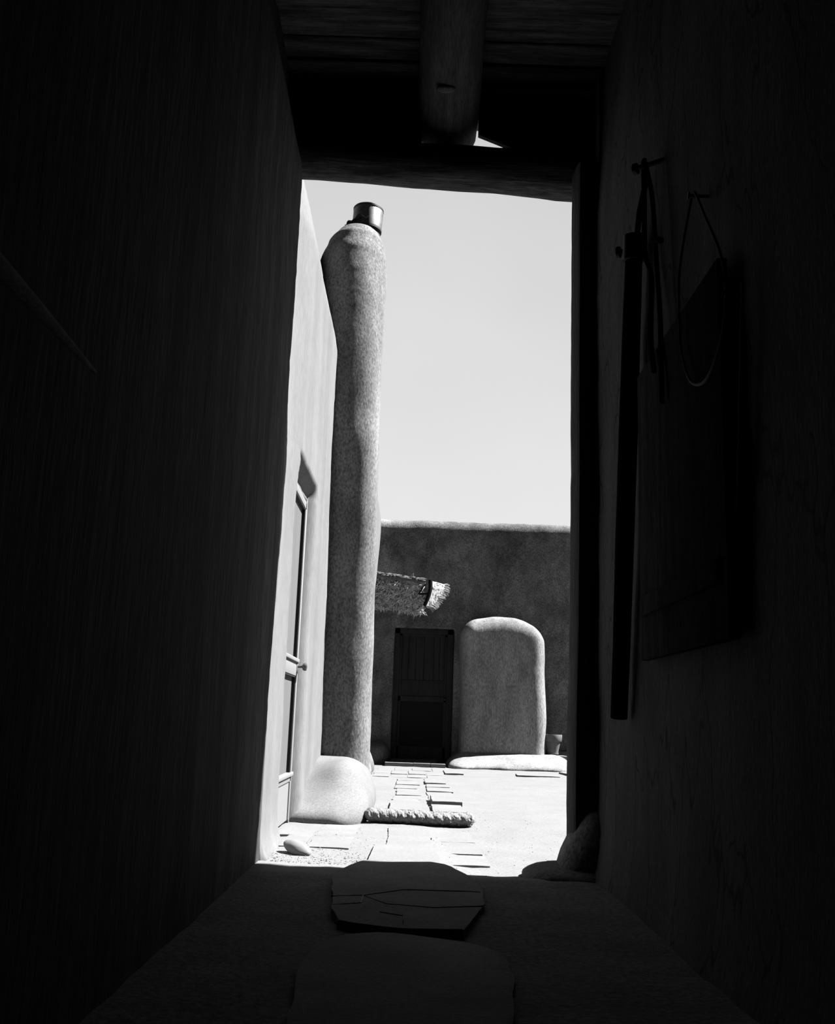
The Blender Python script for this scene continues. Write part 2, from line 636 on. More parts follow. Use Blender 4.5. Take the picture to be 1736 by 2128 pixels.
# ------------------------------------------------------------------ passage: right wall, front wall, back wall, ceiling
def right_x(y, z):
    x = .885 + .05 * ss(3.2, 4.0, z) + .010 * fr((2, y, z), 1.5, 3) + .003 * fr((2, y, z), 12, 3)
    return x - .05 * math.exp(-max(z, 0) / .15)


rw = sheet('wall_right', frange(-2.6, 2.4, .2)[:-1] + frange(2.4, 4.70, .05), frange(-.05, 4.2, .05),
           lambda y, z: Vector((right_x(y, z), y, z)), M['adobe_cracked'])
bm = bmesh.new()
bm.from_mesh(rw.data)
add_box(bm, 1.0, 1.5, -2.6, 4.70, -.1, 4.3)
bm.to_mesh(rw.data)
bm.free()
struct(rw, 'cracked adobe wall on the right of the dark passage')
struct(box('wall_front', .90, 4.5, 4.62, 4.80, -.1, 4.35, M['adobe'], bev=.02), 'adobe wall beside the opening')
struct(box('wall_back', -1.2, 1.5, -2.9, -2.6, -.1, 4.3, M['adobe'], bev=0), 'adobe wall behind the passage')

bm = bmesh.new()
y = -2.65
random.seed(3)
while y < 5.1:
    w = random.uniform(.16, .24)
    d = random.uniform(-.012, .012)
    add_box(bm, -1.1, 1.4, y, min(y + w - .008, 5.2), 4.16 + d, 4.23 + d, .006, 1)
    y += w
add_box(bm, -1.10, 4.5, -2.9, 5.2, 4.23, 4.45)
struct(from_bm('ceiling', bm, M['lintel'], None, True, math.radians(30)), 'dark board ceiling of the passage')

# ------------------------------------------------------------------ beams
v = thing('ceiling_beam', 'round log beam running overhead along the dark ceiling to the opening', 'beam', (.10, 4.0, 3.75))
pts = [(.095 + .01 * fr((0, yy, 0), .8), yy, 3.99) for yy in frange(-2.55, 5.0, .25)]
tube('log', pts, [.165 + .008 * fr((3, p[1], 0), 1.5) for p in pts], M['beam'], v, 28, .05)
rounded('knot', (.02, .12), (4.33, 4.39), (3.81, 3.84), (.05, .03, .015), M['adobe_cracked'], v, 6, amp=0)

lint = thing('lintel_beam', 'dark rough log lintel over the opening', 'beam', (0, 4.86, 3.6))
lpts = []
for xx in frange(-.98, 1.25, .09):
    lpts.append((xx, 4.86, 3.718 - .058 * (xx + .7) / 1.5 + .008 * fr((xx, 0, 0), 2, 2)))
tube('log', lpts, [.112 + .018 * (p[0] + .7) / 1.5 + .005 * fr((p[0], 5, 0), 3, 2) for p in lpts], M['lintel'], lint, 28, .10)


def plank(name, pts, y0, y1, mat, label):
    bm = bmesh.new()
    a = [bm.verts.new((x, y0, z)) for x, z in pts]
    b = [bm.verts.new((x, y1, z)) for x, z in pts]
    n = len(pts)
    for i in range(n):
        bm.faces.new((a[i], a[(i + 1) % n], b[(i + 1) % n], b[i]))
    bm.faces.new(a)
    bm.faces.new(list(reversed(b)))
    return tag(from_bm(name, bm, mat, None, False), label, 'board')


plank('infill_board', [(-.98, 3.75), (-.05, 3.75), (-.05, 4.16), (-.98, 4.16)], 4.84, 4.94, M['lintel'],
      'dark board filling the space over the lintel, left of the ceiling beam')
plank('infill_board', [(.268, 3.890), (.46, 3.812), (.62, 3.76), (1.1, 3.74), (1.1, 4.16), (.268, 4.16)], 4.84, 4.87, M['lintel'],
      'crooked board over the lintel with a sliver of sky under its corner')

# right door post and the plastered foot below it
pp = []
p_o = thing('door_post', 'dark wooden post on the right side of the opening', 'post', (.83, 4.69, 0))
bm = bmesh.new()
rows = []
for z in frange(-.05, 3.60, .07):
    xl = .778 + .006 * fr((0, 0, z), 1.2, 2) - .004 * math.sin(z * 1.1) - .02 * ss(1.6, .2, z)
    rows.append([bm.verts.new((xl + .002 * fr((0, 1, z), 9), 4.76, z)), bm.verts.new((xl + .012, 4.63, z)),
                 bm.verts.new((xl + .02, 4.615, z)), bm.verts.new((.905, 4.615, z)), bm.verts.new((.95, 4.78, z)), bm.verts.new((xl + .01, 4.78, z))])
for a, b in zip(rows, rows[1:]):
    for k in range(6):
        bm.faces.new((a[k], a[(k + 1) % 6], b[(k + 1) % 6], b[k]))
bm.faces.new(rows[0])
bm.faces.new(rows[-1])
from_bm('timber', bm, M['post'], p_o, True, math.radians(30))

foot = thing('wall_footing', 'dark rounded mud footing at the base of the right door post', 'footing', (.75, 4.72, 0))


def foot_def(w):
    t = ss(.0, .24, w.z)
    w.x += .065 * t * (1 - ss(.85, .95, w.x))
    return w


rounded('upper_swell', (.700, .98), (4.50, 4.86), (-.10, .235), (.10, .12, .22), M['adobe'], foot, 18, foot_def, .006, 6)
rounded('lower_swell', (.545, 1.0), (4.42, 4.90), (-.09, .042), (.22, .16, .055), M['earth'], foot, 18, None, .008, 6)

# ------------------------------------------------------------------ flagstones in the passage
f1 = slab('flagstone', [(-.285, 4.02), (-.30, 4.28), (-.23, 4.52), (-.19, 4.66), (.02, 4.70), (.13, 4.665), (.185, 4.60), (.20, 4.52), (.28, 4.30), (.30, 3.95),
                        (.285, 3.63), (.19, 3.22), (-.02, 3.21), (-.21, 3.30), (-.25, 3.54)], -.03, .030, M['flagstone'], None, 3, .008, .004)
tag(f1, 'large cracked flagstone at the shadowed edge of the opening', 'flagstone')
bm = bmesh.new()
for path in ([(-.265, 3.71), (-.15, 3.75), (0, 3.90), (.24, 3.91), (.29, 3.9)], [(-.15, 3.75), (-.06, 3.60), (.1, 3.56), (.28, 3.62)],
             [(-.25, 3.55), (-.15, 3.60), (-.15, 3.75)], [(-.08, 3.45), (-.0, 3.40), (.0, 3.27)]):
    add_tube(bm, [(x, y, .0302) for x, y in path], .0022, 5)
from_bm('crack', bm, M['black'], f1)
f2 = slab('flagstone', [(-.24, 2.2), (-.27, 2.74), (-.25, 2.96), (-.18, 3.13), (-.02, 3.17), (.18, 3.10), (.27, 3.0), (.30, 2.8), (.25, 2.3), (.1, 1.9), (-.15, 1.9)],
          -.03, .024, M['flagstone'], None, 9, .008, .004)
tag(f2, 'dark worn flagstone deeper inside the passage, nearest the camera', 'flagstone')

# ------------------------------------------------------------------ chimney
ch = thing('chimney', 'tall round-headed adobe chimney against the sunlit house front', 'chimney', (-.6, 7.8, 0))
# z, centre x, half width, centre y, half depth, exponent
CH = [(-.05, -.70, .370, 8.22, .38, 3.6), (.4, -.70, .372, 8.20, .38, 3.8), (1.2, -.70, .367, 8.09, .37, 3.4), (1.8, -.70, .366, 8.00, .37, 3.4),
      (2.9, -.70, .352, 7.80, .37, 3.3), (3.6, -.70, .350, 7.80, .37, 3.2), (4.08, -.665, .318, 7.82, .38, 2.5), (4.35, -.642, .300, 7.84, .40, 2.1),
      (4.56, -.635, .294, 7.86, .40, 2.0), (4.73, -.622, .250, 7.86, .34, 2.0), (4.82, -.61, .195, 7.86, .27, 2.0), (4.88, -.60, .12, 7.86, .17, 2.0),
      (4.91, -.59, .05, 7.86, .07, 2.0)]


def ch_pt(u, z):
    cx, a, cy, b, e = table(CH, z)
    c, s = math.cos(u), math.sin(u)
    x = cx + a * math.copysign(abs(c) ** (2 / e), c)
    y = cy + b * math.copysign(abs(s) ** (2 / e), s)
    p = Vector((x, y, z))
    d = .007 * fr(p, 1.9, 3) + .003 * fr(p + Vector((4, 4, 4)), 12, 3)
    n = Vector((c, s, 0))
    return p + n * d


sheet('shaft', [2 * PI * k / 96 for k in range(96)], frange(-.05, 4.0, .06) + frange(4.03, 4.91, .02), ch_pt, M['adobe_chimney'], ch, True, True)


def mound_def(w):
    w.z -= .11 * ss(.02, .25, w.z) * (1 - ss(-.72, -.40, w.x)) * (1 - ss(6.7, 7.7, w.y))
    t = ss(-.035, .27, w.z)
    w.y += .34 * t ** 1.45 * (1 - ss(6.4, 7.8, w.y))
    w.x -= .03 * t
    return w


rounded('base_mound', (-1.0, -.245), (6.40, 8.45), (-.12, .275), (.24, .40, .28), M['adobe_mound'], ch, 34, mound_def, .012, 2.2)

# stovepipe cap
pc = Vector((-.545, 7.86, 4.805))


def dent(p):
    q = p - pc
    q = Matrix.Rotation(math.radians(2.5), 3, 'Y') @ q
    return pc + q + Vector((.004 * fr(q, 9, 2), 0, .004 * fr(q + Vector((3, 0, 0)), 9, 2)))


lathe('pipe_collar', [(.124, .0), (.126, .055), (.09, .06), (.09, 0)], M['cap'], ch, 48, pc, wob=dent)
lathe('pipe_neck', [(.094, 0), (.094, .14)], M['black'], ch, 40, pc, wob=dent)  # neck coloured black to stand in for the drum's shadow in the gap
lathe('cap_drum', [(.118, .10), (.1345, .10), (.1345, .285), (.131, .30), (.11, .308), (0, .312)], M['cap'], ch, 48, pc, wob=dent)
lathe('cap_band', [(.10, .088), (.136, .086), (.136, .104), (.10, .108)], M['black'], ch, 48, pc, wob=dent)
lathe('cap_rim', [(.134, .282), (.137, .284), (.137, .298), (.132, .303)], M['black'], ch, 48, pc, wob=dent)
bm = bmesh.new()
random.seed(5)
ring = []
for k in range(40):
    a = 2 * PI * k / 40
    jag = random.uniform(0, .035) if math.cos(a) < .2 else 0
    r0 = .118
    r1 = .185 + .012 * math.sin(3 * a) + jag * .6
    p0 = pc + Vector((r0 * math.cos(a), r0 * math.sin(a), .155))
    p1 = pc + Vector((r1 * math.cos(a) * 1.02, r1 * math.sin(a), .115 + jag))
    p2 = p1 + Vector((0, 0, -.004))
    ring.append([bm.verts.new(q) for q in (p0, p1, p2, p0 + Vector((0, 0, -.006)))])
for k in range(40):
    a, b = ring[k], ring[(k + 1) % 40]
    if math.cos(2 * PI * k / 40) > .1:
        continue
    for j in range(4):
        bm.faces.new((a[j], b[j], b[(j + 1) % 4], a[(j + 1) % 4]))
from_bm('flashing', bm, M['black'], ch, False)

# ------------------------------------------------------------------ house door on the left wall
d1 = bpy.data.objects.new('door_1', None)
COL.objects.link(d1)
d1.location = (-.78, 5.9, 0)
d1.matrix_world = Matrix.Translation((-.78, 5.9, 0))
struct(d1, 'narrow white panelled door in the sunlit house front')
DX = -.752
YA, YB = 5.34, 6.40
bm = bmesh.new()
add_box(bm, DX - .05, DX + .002, YB - .03, YB + .012, -.02, 2.10, .003)
add_box(bm, DX - .05, DX + .002, YA - .03, YA + .045, -.02, 2.10, .003)
from_bm('door_frame', bm, M['white'], d1, True, math.radians(35))
bm = bmesh.new()
SY0, SY1 = YA + .05, YB - .032
add_box(bm, DX - .04, DX + .003, SY1 - .04, SY1, .02, 2.07, .002)
add_box(bm, DX - .04, DX + .003, SY0, SY0 + .09, .02, 2.07, .002)
add_box(bm, DX - .04, DX + .003, SY0, SY1, 2.022, 2.07, .002)
add_box(bm, DX - .04, DX + .003, SY0, SY1, .915, 1.025, .002)
add_box(bm, DX - .04, DX + .003, SY0, SY1, .255, .31, .002)
from_bm('leaf_frame', bm, M['white'], d1, True, math.radians(35))
box('upper_pane', DX - .03, DX - .022, SY0 + .08, SY1 - .04, 1.02, 2.03, M['pane'], d1, 0)['label'] = 'grey curtained upper pane'
box('lower_pane', DX - .03, DX - .022, SY0 + .08, SY1 - .04, .305, .92, M['pane'], d1, 0)['label'] = 'grey curtained lower pane'
for nm, za, zb in (('upper_shade_strip', 1.025, 2.022), ('lower_shade_strip', .31, .915)):
    bm = bmesh.new()  # thin black strips painted where the stile and rail edges fall in shade
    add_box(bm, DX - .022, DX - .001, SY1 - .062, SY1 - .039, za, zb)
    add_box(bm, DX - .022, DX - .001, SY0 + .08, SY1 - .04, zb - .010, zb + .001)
    from_bm(nm, bm, M['black'], d1, False)['label'] = 'black strip standing in for shade at the pane edge'
box('bottom_panel', DX - .03, DX - .004, SY0 + .02, SY1 - .02, .02, .26, M['white'], d1, 0)
box('rail_moulding', DX, DX + .016, SY0, SY1 - .01, 1.0, 1.024, M['white'], d1, .004)
box('sill_moulding', DX, DX + .016, SY0, SY1 + .02, .288, .312, M['white'], d1, .004)
hp = box('handle_plate', DX + .002, DX + .008, SY1 - .045, SY1 - .012, .93, 1.0, M['white'], d1, .002)
kb = thing_knob = lathe('knob', [(.008, 0), (.008, .03), (.02, .034), (.026, .045), (.024, .058), (0, .064)], M['cap'], hp, 20)
kb.matrix_world = Matrix.Translation((DX + .007, SY1 - .028, .975)) @ Matrix.Rotation(PI / 2, 4, 'Y')

# ------------------------------------------------------------------ far door
d2 = bpy.data.objects.new('door_2', None)
COL.objects.link(d2)
d2.location = (.17, FARY + .1, 0)
d2.matrix_world = Matrix.Translation((.17, FARY + .1, 0))
struct(d2, 'dark wooden door in the far wall')
EY = FARY + .10
bm = bmesh.new()
add_box(bm, -.285, -.205, EY - .03, EY + .06, 0, 2.07, .004)
add_box(bm, .55, .64, EY - .03, EY + .06, 0, 2.07, .004)
add_box(bm, -.285, .64, EY - .03, EY + .06, 1.985, 2.07, .004)
from_bm('door_frame', bm, M['door_wood'], d2, True, math.radians(35))
bm = bmesh.new()
for x0, x1, z0, z1 in ((-.205, -.165, .03, 1.985), (.51, .55, .03, 1.985), (-.205, .55, 1.95, 1.985), (-.205, .55, .935, 1.015), (-.205, .55, .03, .25)):
    add_box(bm, x0, x1, EY - .012, EY + .03, z0, z1, .003)
from_bm('leaf_frame', bm, M['door_wood'], d2, True, math.radians(35))
bm = bmesh.new()
xs = [-.165, -.06, .055, .185, .34, .43, .51]
for a, b in zip(xs, xs[1:]):
    add_box(bm, a + .004, b - .004, EY + .005 + random.uniform(0, .004), EY + .03, 1.27, 1.95, .002)
add_box(bm, -.165, .51, EY + .008, EY + .03, 1.015, 1.265, .002)
from_bm('upper_panel', bm, M['door_wood'], d2, True, math.radians(35))
box('lower_panel', -.165, .51, EY + .012, EY + .03, .25, .935, M['door_dark'], d2, 0)
lathe('knob', [(.02, 0), (.02, .006), (.01, .01), (.012, .03), (.024, .04), (.02, .055), (0, .06)], M['black'], d2, 16).matrix_world = \
    Matrix.Translation((.53, EY - .012, .98)) @ Matrix.Rotation(PI / 2, 4, 'X')

# ------------------------------------------------------------------ buttress beside the far door
bt = thing('adobe_buttress', 'rounded adobe buttress standing against the far wall beside the dark door', 'buttress', (1.38, 14.9, 0))


def but_def(w):
    t = ss(1.6, 2.25, w.z)
    x = w.x
    dome = .17 * (1 - ((x - 1.32) / .66) ** 2) - .16 * ss(1.55, 2.05, x) * .35
    w.z += t * (dome - .05)
    w.y += .035 * max(0, w.z)
    w.x += .012 * math.sin(w.z * 2.2)
    return w


rounded('block', (.745, 2.015), (14.47, 15.4), (-.1, 2.13), (.19, .23, .20), M['adobe_light'], bt, 40, but_def, .014, 2.2)


def plinth_def(w):
    t = ss(0, .22, w.z)
    w.y += .34 * t * (1 - ss(14.0, 14.7, w.y))
    w.x += .12 * t * (1 - ss(.5, 1.0, w.x))
    return w


rounded('plinth', (.56, 2.33), (14.02, 15.4), (-.1, .215), (.24, .22, .16), M['adobe_light'], bt, 34, plinth_def, .012, 3)

bk = thing('mud_bank', 'low sloped mud bank at the foot of the far wall behind the clay pot', 'bank', (3.2, 15.1, 0))


def bank_def(w):
    w.y += 1.1 * max(0, w.z) * (1 - ss(14.8, 15.3, w.y))
    return w


rounded('bank', (2.1, 6.5), (14.86, 15.5), (-.1, .26), (.1, .05, .04), M['adobe_light'], bk, 24, bank_def, .006, 3)
rounded('wall_footing', (-.66, -.315), (14.55, 15.5), (-.1, .28), (.20, .40, .24), M['adobe_light'], None, 20, None, .01, 3)
tag(bpy.data.objects['wall_footing.001'], 'shaded rounded footing at the left foot of the dark far door', 'footing')
rounded('wall_footing', (-.9, -.43), (11.2, 13.1), (-.1, .40), (.14, .3, .32), M['adobe'], None, 22,
        lambda w: Vector((w.x - .12 * ss(0, .4, w.z), w.y, w.z)), .01, 3)
tag(bpy.data.objects['wall_footing.002'], 'sunlit rounded footing of the house wing seen past the chimney', 'footing')

# ------------------------------------------------------------------ brush awning over the far door
aw = thing('brush_awning', 'ragged brush and straw awning above the dark far door', 'awning', (-.3, 14.6, 2.5))
AY = 14.12
P0, P1 = Vector((-1.05, AY, 2.79)), Vector((.155, AY, 2.655))
pts = [P0.lerp(P1, t) + Vector((0, 0, .008 * fr((t * 5, 0, 0), 1))) for t in frange(0, 1, .06)]
tube('front_pole', pts, .024, M['pole'], aw, 12, .2)
RB = Vector((.150, 14.04, 2.290))
rafter = [Vector((.225, AY - .04, 2.672)).lerp(RB, t) + Vector((.035 * math.sin(t * PI), 0, .02 * math.sin(t * PI))) for t in frange(0, 1, .1)]
tube('end_rafter', rafter, [.034 - .006 * t for t in frange(0, 1, .1)], M['tool'], aw, 10, .2)
tube('brace', [(.06, 14.16, 2.475), (.21, 14.08, 2.475)], .016, M['tool'], aw, 8)
tube('brace', [(.155, AY + .02, 2.62), (.055, 14.17, 2.47)], .010, M['tool'], aw, 8)


def thatch_mid(s, t):
    """s along the pole, t from the pole down to the wall"""
    a = P0.lerp(P1 + Vector((-.01, 0, 0)), s) + Vector((0, 0, -.012))
    return a + Vector((0, .34 * t, -.37 * t - .02 * math.sin(t * PI)))


def thatch_pt(u, v):
    th = .035
    if v <= 1:
        q, side = thatch_mid(u, v), -1
    else:
        q, side = thatch_mid(u, 2 - v), 1
    return q + Vector((0, 0, side * th * (.4 + .6 * math.sin(min(v, 2 - v) * PI)) + .022 * fr(q, 9, 3)))


tm = sheet('thatch', frange(0, 1, .02), frange(0, 2, .05), thatch_pt, M['thatch'], aw)


def straws(name, n, gen, mat, parent, r=.0035):
    bm = bmesh.new()
    for i in range(n):
        a, b, c = gen()
        add_tube(bm, [a, b, c], [r, r * .9, r * .3], 3)
    o = from_bm(name, bm, mat, parent, False)
    o['kind'] = 'stuff'
    return o


random.seed(8)


def g_under():
    s, t = random.random(), random.random() ** .8
    a = thatch_mid(s, t) + Vector((0, 0, -.035))
    d = Vector((random.gauss(0, 1), random.gauss(0, 1), random.gauss(-.5, .5))).normalized() * random.uniform(.05, .13)
    return a, a + d * .5 + Vector((0, 0, -.01)), a + d + Vector((0, 0, -.02))


straws('brush_straws', 1300, g_under, M['brush'], tm, .0075)


def g_hang():
    s = random.random() * .9
    a = thatch_mid(s, random.uniform(.9, 1.0)) + Vector((0, -.02, -.02))
    d = Vector((random.gauss(0, .03), random.gauss(-.03, .02), -random.uniform(.03, .12)))
    return a, a + d * .5, a + d


straws('hanging_straws', 170, g_hang, M['brush'], tm, .004)


FLAP = [(0, .225, 14.22, 2.672, .225), (.25, .225, 14.18, 2.58, .215), (.5, .21, 14.15, 2.48, .165), (.75, .185, 14.12, 2.37, .12), (1, .155, 14.09, 2.285, .06)]


def flap_pt(t, w):
    x, y, z, wd = table(FLAP, t)
    wd *= 1 + .10 * noise.noise((t * 9, 3, 0))
    return Vector((x + wd * w, y + 1.0 * wd * w, z - .08 * wd * w + .008 * fr((t * 4, w * 3, 2), 3)))


fm = sheet('end_flap', frange(0, 1, .04), frange(0, 1, .1), flap_pt, M['straw'], aw)
mod = fm.modifiers.new('thickness', 'SOLIDIFY')
mod.thickness = .025


def g_fringe():
    t, w = random.random(), random.random()
    if random.random() < .45:
        w = random.uniform(.8, 1)
    a = flap_pt(t, w) + Vector((.006, -.012, .004))
    d = Vector((1, random.gauss(.8, .25), random.gauss(-.15 - .5 * t, .22))).normalized() * (random.uniform(.05, .12) if w > .8 else random.uniform(.03, .07))
    return a, a + d * .5 + Vector((0, 0, .003)), a + d


straws('flap_straws', 1300, g_fringe, M['straw'], fm, .006)
rf = sheet('thatch_roof', frange(0, 1, .05), frange(0, 1, .1), lambda u, w: P0.lerp(P1, u) + Vector((0, 1.25 * w, .05 * w + .02 * fr((u * 4, w * 4, 1), 2))), M['thatch'], aw)
mod = rf.modifiers.new('thickness', 'SOLIDIFY')
mod.thickness = .04


def g_pole():
    s = random.uniform(.02, .98)
    a = P0.lerp(P1, s) + Vector((0, random.uniform(-.02, .02), .024))
    d = Vector((random.gauss(.0, .06), random.gauss(0, .015), random.gauss(.004, .008)))
    return a, a + d * .5 + Vector((0, 0, .01)), a + d


straws('pole_straws', 240, g_pole, M['straw'], aw, .004)
for s in (.33, .42, .56, .61, .88):
    bm = bmesh.new()
    c = P0.lerp(P1, s)
    for k in range(3):
        cc = c + Vector((k * .008, 0, 0))
        add_tube(bm, [cc + Vector((.003 * math.sin(a), .029 * math.cos(a), .029 * math.sin(a))) for a in frange(0, 2 * PI, .5)], .004, 5)
    from_bm('binding', bm, M['cord'], aw)
bm = bmesh.new()
c = P0.lerp(P1, .40)
add_tube(bm, [c + Vector((0, -.028, 0)), c + Vector((.002, -.03, -.06)), c + Vector((-.012, -.03, -.11))], .004, 5)
from_bm('loose_cord', bm, M['cord'], aw)
bm = bmesh.new()
c = P0.lerp(P1, .815) + Vector((0, 0, .02))
vs_ = [bm.verts.new(c + Vector(q)) for q in ((-.04, -.01, 0), (.055, -.01, .0), (.035, 0, .075), (-.04, .01, 0), (.055, .01, 0), (.038, .008, .07))]
for f in ((0, 1, 2), (5, 4, 3), (0, 2, 5, 3), (1, 4, 5, 2), (0, 3, 4, 1)):
    bm.faces.new([vs_[i] for i in f])
from_bm('husk', bm, M['straw'], aw, False)

# ------------------------------------------------------------------ clay pot on its stone
ps = slab('ledge_stone', [(1.93, 14.52), (2.32, 14.50), (2.34, 14.72), (2.30, 14.97), (1.95, 14.97)], .10, .205, M['paver'], None, 21, .01, .008)
tag(ps, 'flat pale stone under the clay pot beside the buttress', 'stone')
POT = (2.125, 14.76, .207)
pot = thing('terracotta_pot', 'terracotta flower pot on a flat stone right of the buttress', 'flower pot', POT)
PT = (0, 0, 0)
lathe('pot_body', [(0, 0), (.088, 0), (.092, .012), (.096, .04), (.098, .055), (.128, .205), (.13, .215), (.118, .215), (.085, .03), (0, .03)], M['clay'], pot, 44, POT)
lathe('pot_rim', [(.125, .205), (.143, .203), (.147, .21), (.153, .292), (.149, .302), (.138, .302), (.130, .215)], M['clay'], pot, 44, POT)
lathe('foot_ring', [(.088, .018), (.101, .018), (.103, .034), (.094, .036)], M['clay'], pot, 44, POT)
rounded('soil', (POT[0] - .12, POT[0] + .12), (POT[1] - .12, POT[1] + .12), (POT[2] + .19, POT[2] + .235), (.12, .12, .02), M['earth'], pot, 8, amp=.004)

# ------------------------------------------------------------------ pavers of the path
random.seed(21)
ORD = ['first', 'second', 'third', 'fourth', 'fifth', 'sixth', 'seventh', 'eighth', 'ninth', 'tenth', 'eleventh', 'twelfth']


def paver(x0, x1, y0, y1, h, label, group, tilt=0.0, seed=0):
    j = lambda s=.008: random.uniform(-s, s)
    out = [(x0 + j(), y0 + j(.012)), (x1 + j(), y0 + j(.012)), (x1 + j(), y1 + j(.012)), (x0 + j(), y1 + j(.012))]
    gz = ground_z((x0 + x1) / 2, (y0 + y1) / 2)
    o = slab('paver', out, gz - .04, gz + h, M['paver'], None, seed, .004, .003)
    if tilt:
        o.data.transform(Matrix.Translation((0, y1, gz)) @ Matrix.Rotation(tilt, 4, 'X') @ Matrix.Translation((0, -y1, -gz)))
    tag(o, label, 'paver', group)
    return o


G1 = 'pavers of the path to the far door'
near = [(4.70, 5.31), (5.33, 5.80), (5.82, 6.34)]
for i, (a, b) in enumerate(near):
    if i == 0:
        paver(-.17, .16, a, b, .018, 'pale paver at the sunlit edge of the opening, before the cracked flagstone', G1, 0, 1)
        continue
    nm = ['', 'second paver from the opening', 'paver just in front of the rope roll'][i]
    paver(-.105, .14, a, b, .010, 'pale %s in the left column of the path' % nm, G1, 0, i)
    paver(.155, .40, a, b, .008, 'pale %s in the right column of the path' % nm, G1, 0, i + 5)
paver(.17, .41, 4.95, 5.31, .006, 'pale low paver at the opening, right of the first path paver', G1, 0, 12)
left_rows = [7.20, 8.02, 8.45, 8.88, 9.33, 9.70, 10.18, 10.75, 11.2]
right_rows = [7.16, 7.80, 8.45, 9.0, 9.42, 9.95, 10.40, 10.90, 11.35]
for i, (a, b) in enumerate(zip(left_rows, left_rows[1:])):
    paver(-.12 + random.uniform(-.01, .02), .105 + random.uniform(-.02, .02), a, b - .025, random.uniform(.006, .014) + (.010 if i < 2 else 0),
          'pale paver in the left column of the path, %s beyond the rope roll' % ORD[i], G1, 0, 30 + i)
for i, (a, b) in enumerate(zip(right_rows, right_rows[1:])):
    if i == 1:
        paver(.195, .425, a, b - .02, .045, 'raised paver with a thick shaded edge in the right column beyond the rope roll', G1, 0, 50)
        continue
    paver(.185 + random.uniform(-.01, .015), .405 + random.uniform(-.015, .02), a, b - .03, random.uniform(.006, .016) + (.010 if i == 0 else 0),
          'pale paver in the right column of the path, %s beyond the rope roll' % ORD[i], G1, 0, 50 + i)
G2 = 'pavers across the front of the far door'
fr_rows = [(11.55, 12.15, 'front'), (12.2, 12.95, 'middle'), (13.0, 13.72, 'back')]
for r, (a, b, rn) in enumerate(fr_rows):
    xs = [-.42, -.21, .0, .225, .45]
    if r == 2:
        xs = [-.40, -.18, .05, .32, .57]
    for c, (x0, x1) in enumerate(zip(xs, xs[1:])):
        paver(x0, x1 - .015, a + random.uniform(-.03, .03), b, random.uniform(.003, .009),
              'pale paver before the far door, %s row, %s from the left' % (rn, ORD[c]), G2, 0, 70 + r * 5 + c)
paver(.46, .70, 12.5, 13.3, .016, 'pale paver jutting out right of the far door pavers', G2, 0, 95)
G3 = 'bricks edging the step of the far door'
for c, (x0, x1) in enumerate(((-.34, -.13), (-.12, .06), (.07, .30), (.31, .53))):
    paver(x0, x1, 14.15, 14.6, .05, 'grey brick at the edge of the far door step, %s from the left' % ORD[c], G3, 0, 100 + c)
G4 = 'pavers at the sill of the white house door'
for r, (a, b) in enumerate(((5.20, 5.66), (5.68, 5.96), (5.98, 6.33))):
    for c, (x0, x1) in enumerate(((-.735, -.525), (-.51, -.29))):
        if r == 0 and c == 0:
            x0 = -.66
        paver(x0, x1, a, b, .006, 'pale paver at the white house door, %s row, %s column' % (['front', 'middle', 'back'][r], ['wall side', 'path side'][c]),
              G4, 0, 110 + r * 3 + c)
o = slab('slate', [(1.38, 12.58), (1.64, 12.55), (1.92, 12.58), (1.93, 12.95), (1.40, 12.97)], -.03, .016, M['paver'], None, 131, .003, .006)
tag(o, 'flat pale slate lying before the adobe buttress', 'slate')
o = slab('slate', [(2.06, 13.62), (2.12, 13.25), (2.3, 13.28), (2.45, 13.7), (2.2, 13.9)], -.03, .022, M['paver'], None, 133, .003, .006)
tag(o, 'flat pale slate in front of the clay pot', 'slate')

# coir mat on the far door step
dm = rounded('doormat', (-.29, .42), (14.62, 15.12), (.01, .075), (.03, .05, .03), M['coir'], None, 24, None, .012, 9)
tag(dm, 'dark bristly doormat on the step of the far door', 'doormat')

# rope roll across the path
RA, RBp = Vector((-.285, 6.66, .040)), Vector((.445, 6.60, .036))


def rope_pt(u, v):
    c = RA.lerp(RBp, v)
    c.y += .05 * (1 - ss(0, .35, v)) * 0 - .04 * math.sin(v * PI)
    end = min(1, (v + .004) / .05) ** .5 * (1 if v < .97 else max(.25, ((1 - v) / .03) ** .4))
    R = .046 * end * (1 - .12 * v)
    ph = u - v * 26
    k = abs(math.cos(1.5 * ph))
    r = R * (.90 + .13 * k ** .7)
    r *= 1 + .10 * fr((u * 2, v * 40, 0), 1.6, 3)
    return c + Vector((0, 0, 0)) + Vector((.03 * math.cos(u) * 0, r * math.cos(u) * 1.75, r * math.sin(u) * .95))


rope = sheet('rope_roll', [2 * PI * k / 60 for k in range(60)], frange(0, 1, .005), rope_pt, M['rope'], None, True, True)
tag(rope, 'thick twisted straw rope laid across the paved path', 'rope')
random.seed(4)


def g_frz():
    v, u = random.random(), random.uniform(-PI, PI)
    a = rope_pt(u, v)
    d = Vector((random.gauss(0, .012), random.gauss(-.004, .01), random.gauss(.0, .008)))
    return a, a + d * .5, a + d


straws('rope_fibres', 450, g_frz, M['straw'], rope, .0012)

# white stone by the house door and loose gravel
st = bpy.data.meshes.new('boulder')
bm = bmesh.new()
bmesh.ops.create_icosphere(bm, subdivisions=5, radius=1)
for q in bm.verts:
    p = q.co.copy()
    k = 1 + .06 * fr(p, .9, 2)
    q.co = Vector((p.x * .112, p.y * .045, p.z * .033)) * k
bm.to_mesh(st)
bm.free()
so = link('white_stone', st, M['stone'])
so.location = (-.535, 4.985, .028)
so.rotation_euler = (math.radians(4), math.radians(7), math.radians(-52))
tag(so, 'smooth oblong white stone lying by the base of the house wall', 'stone')

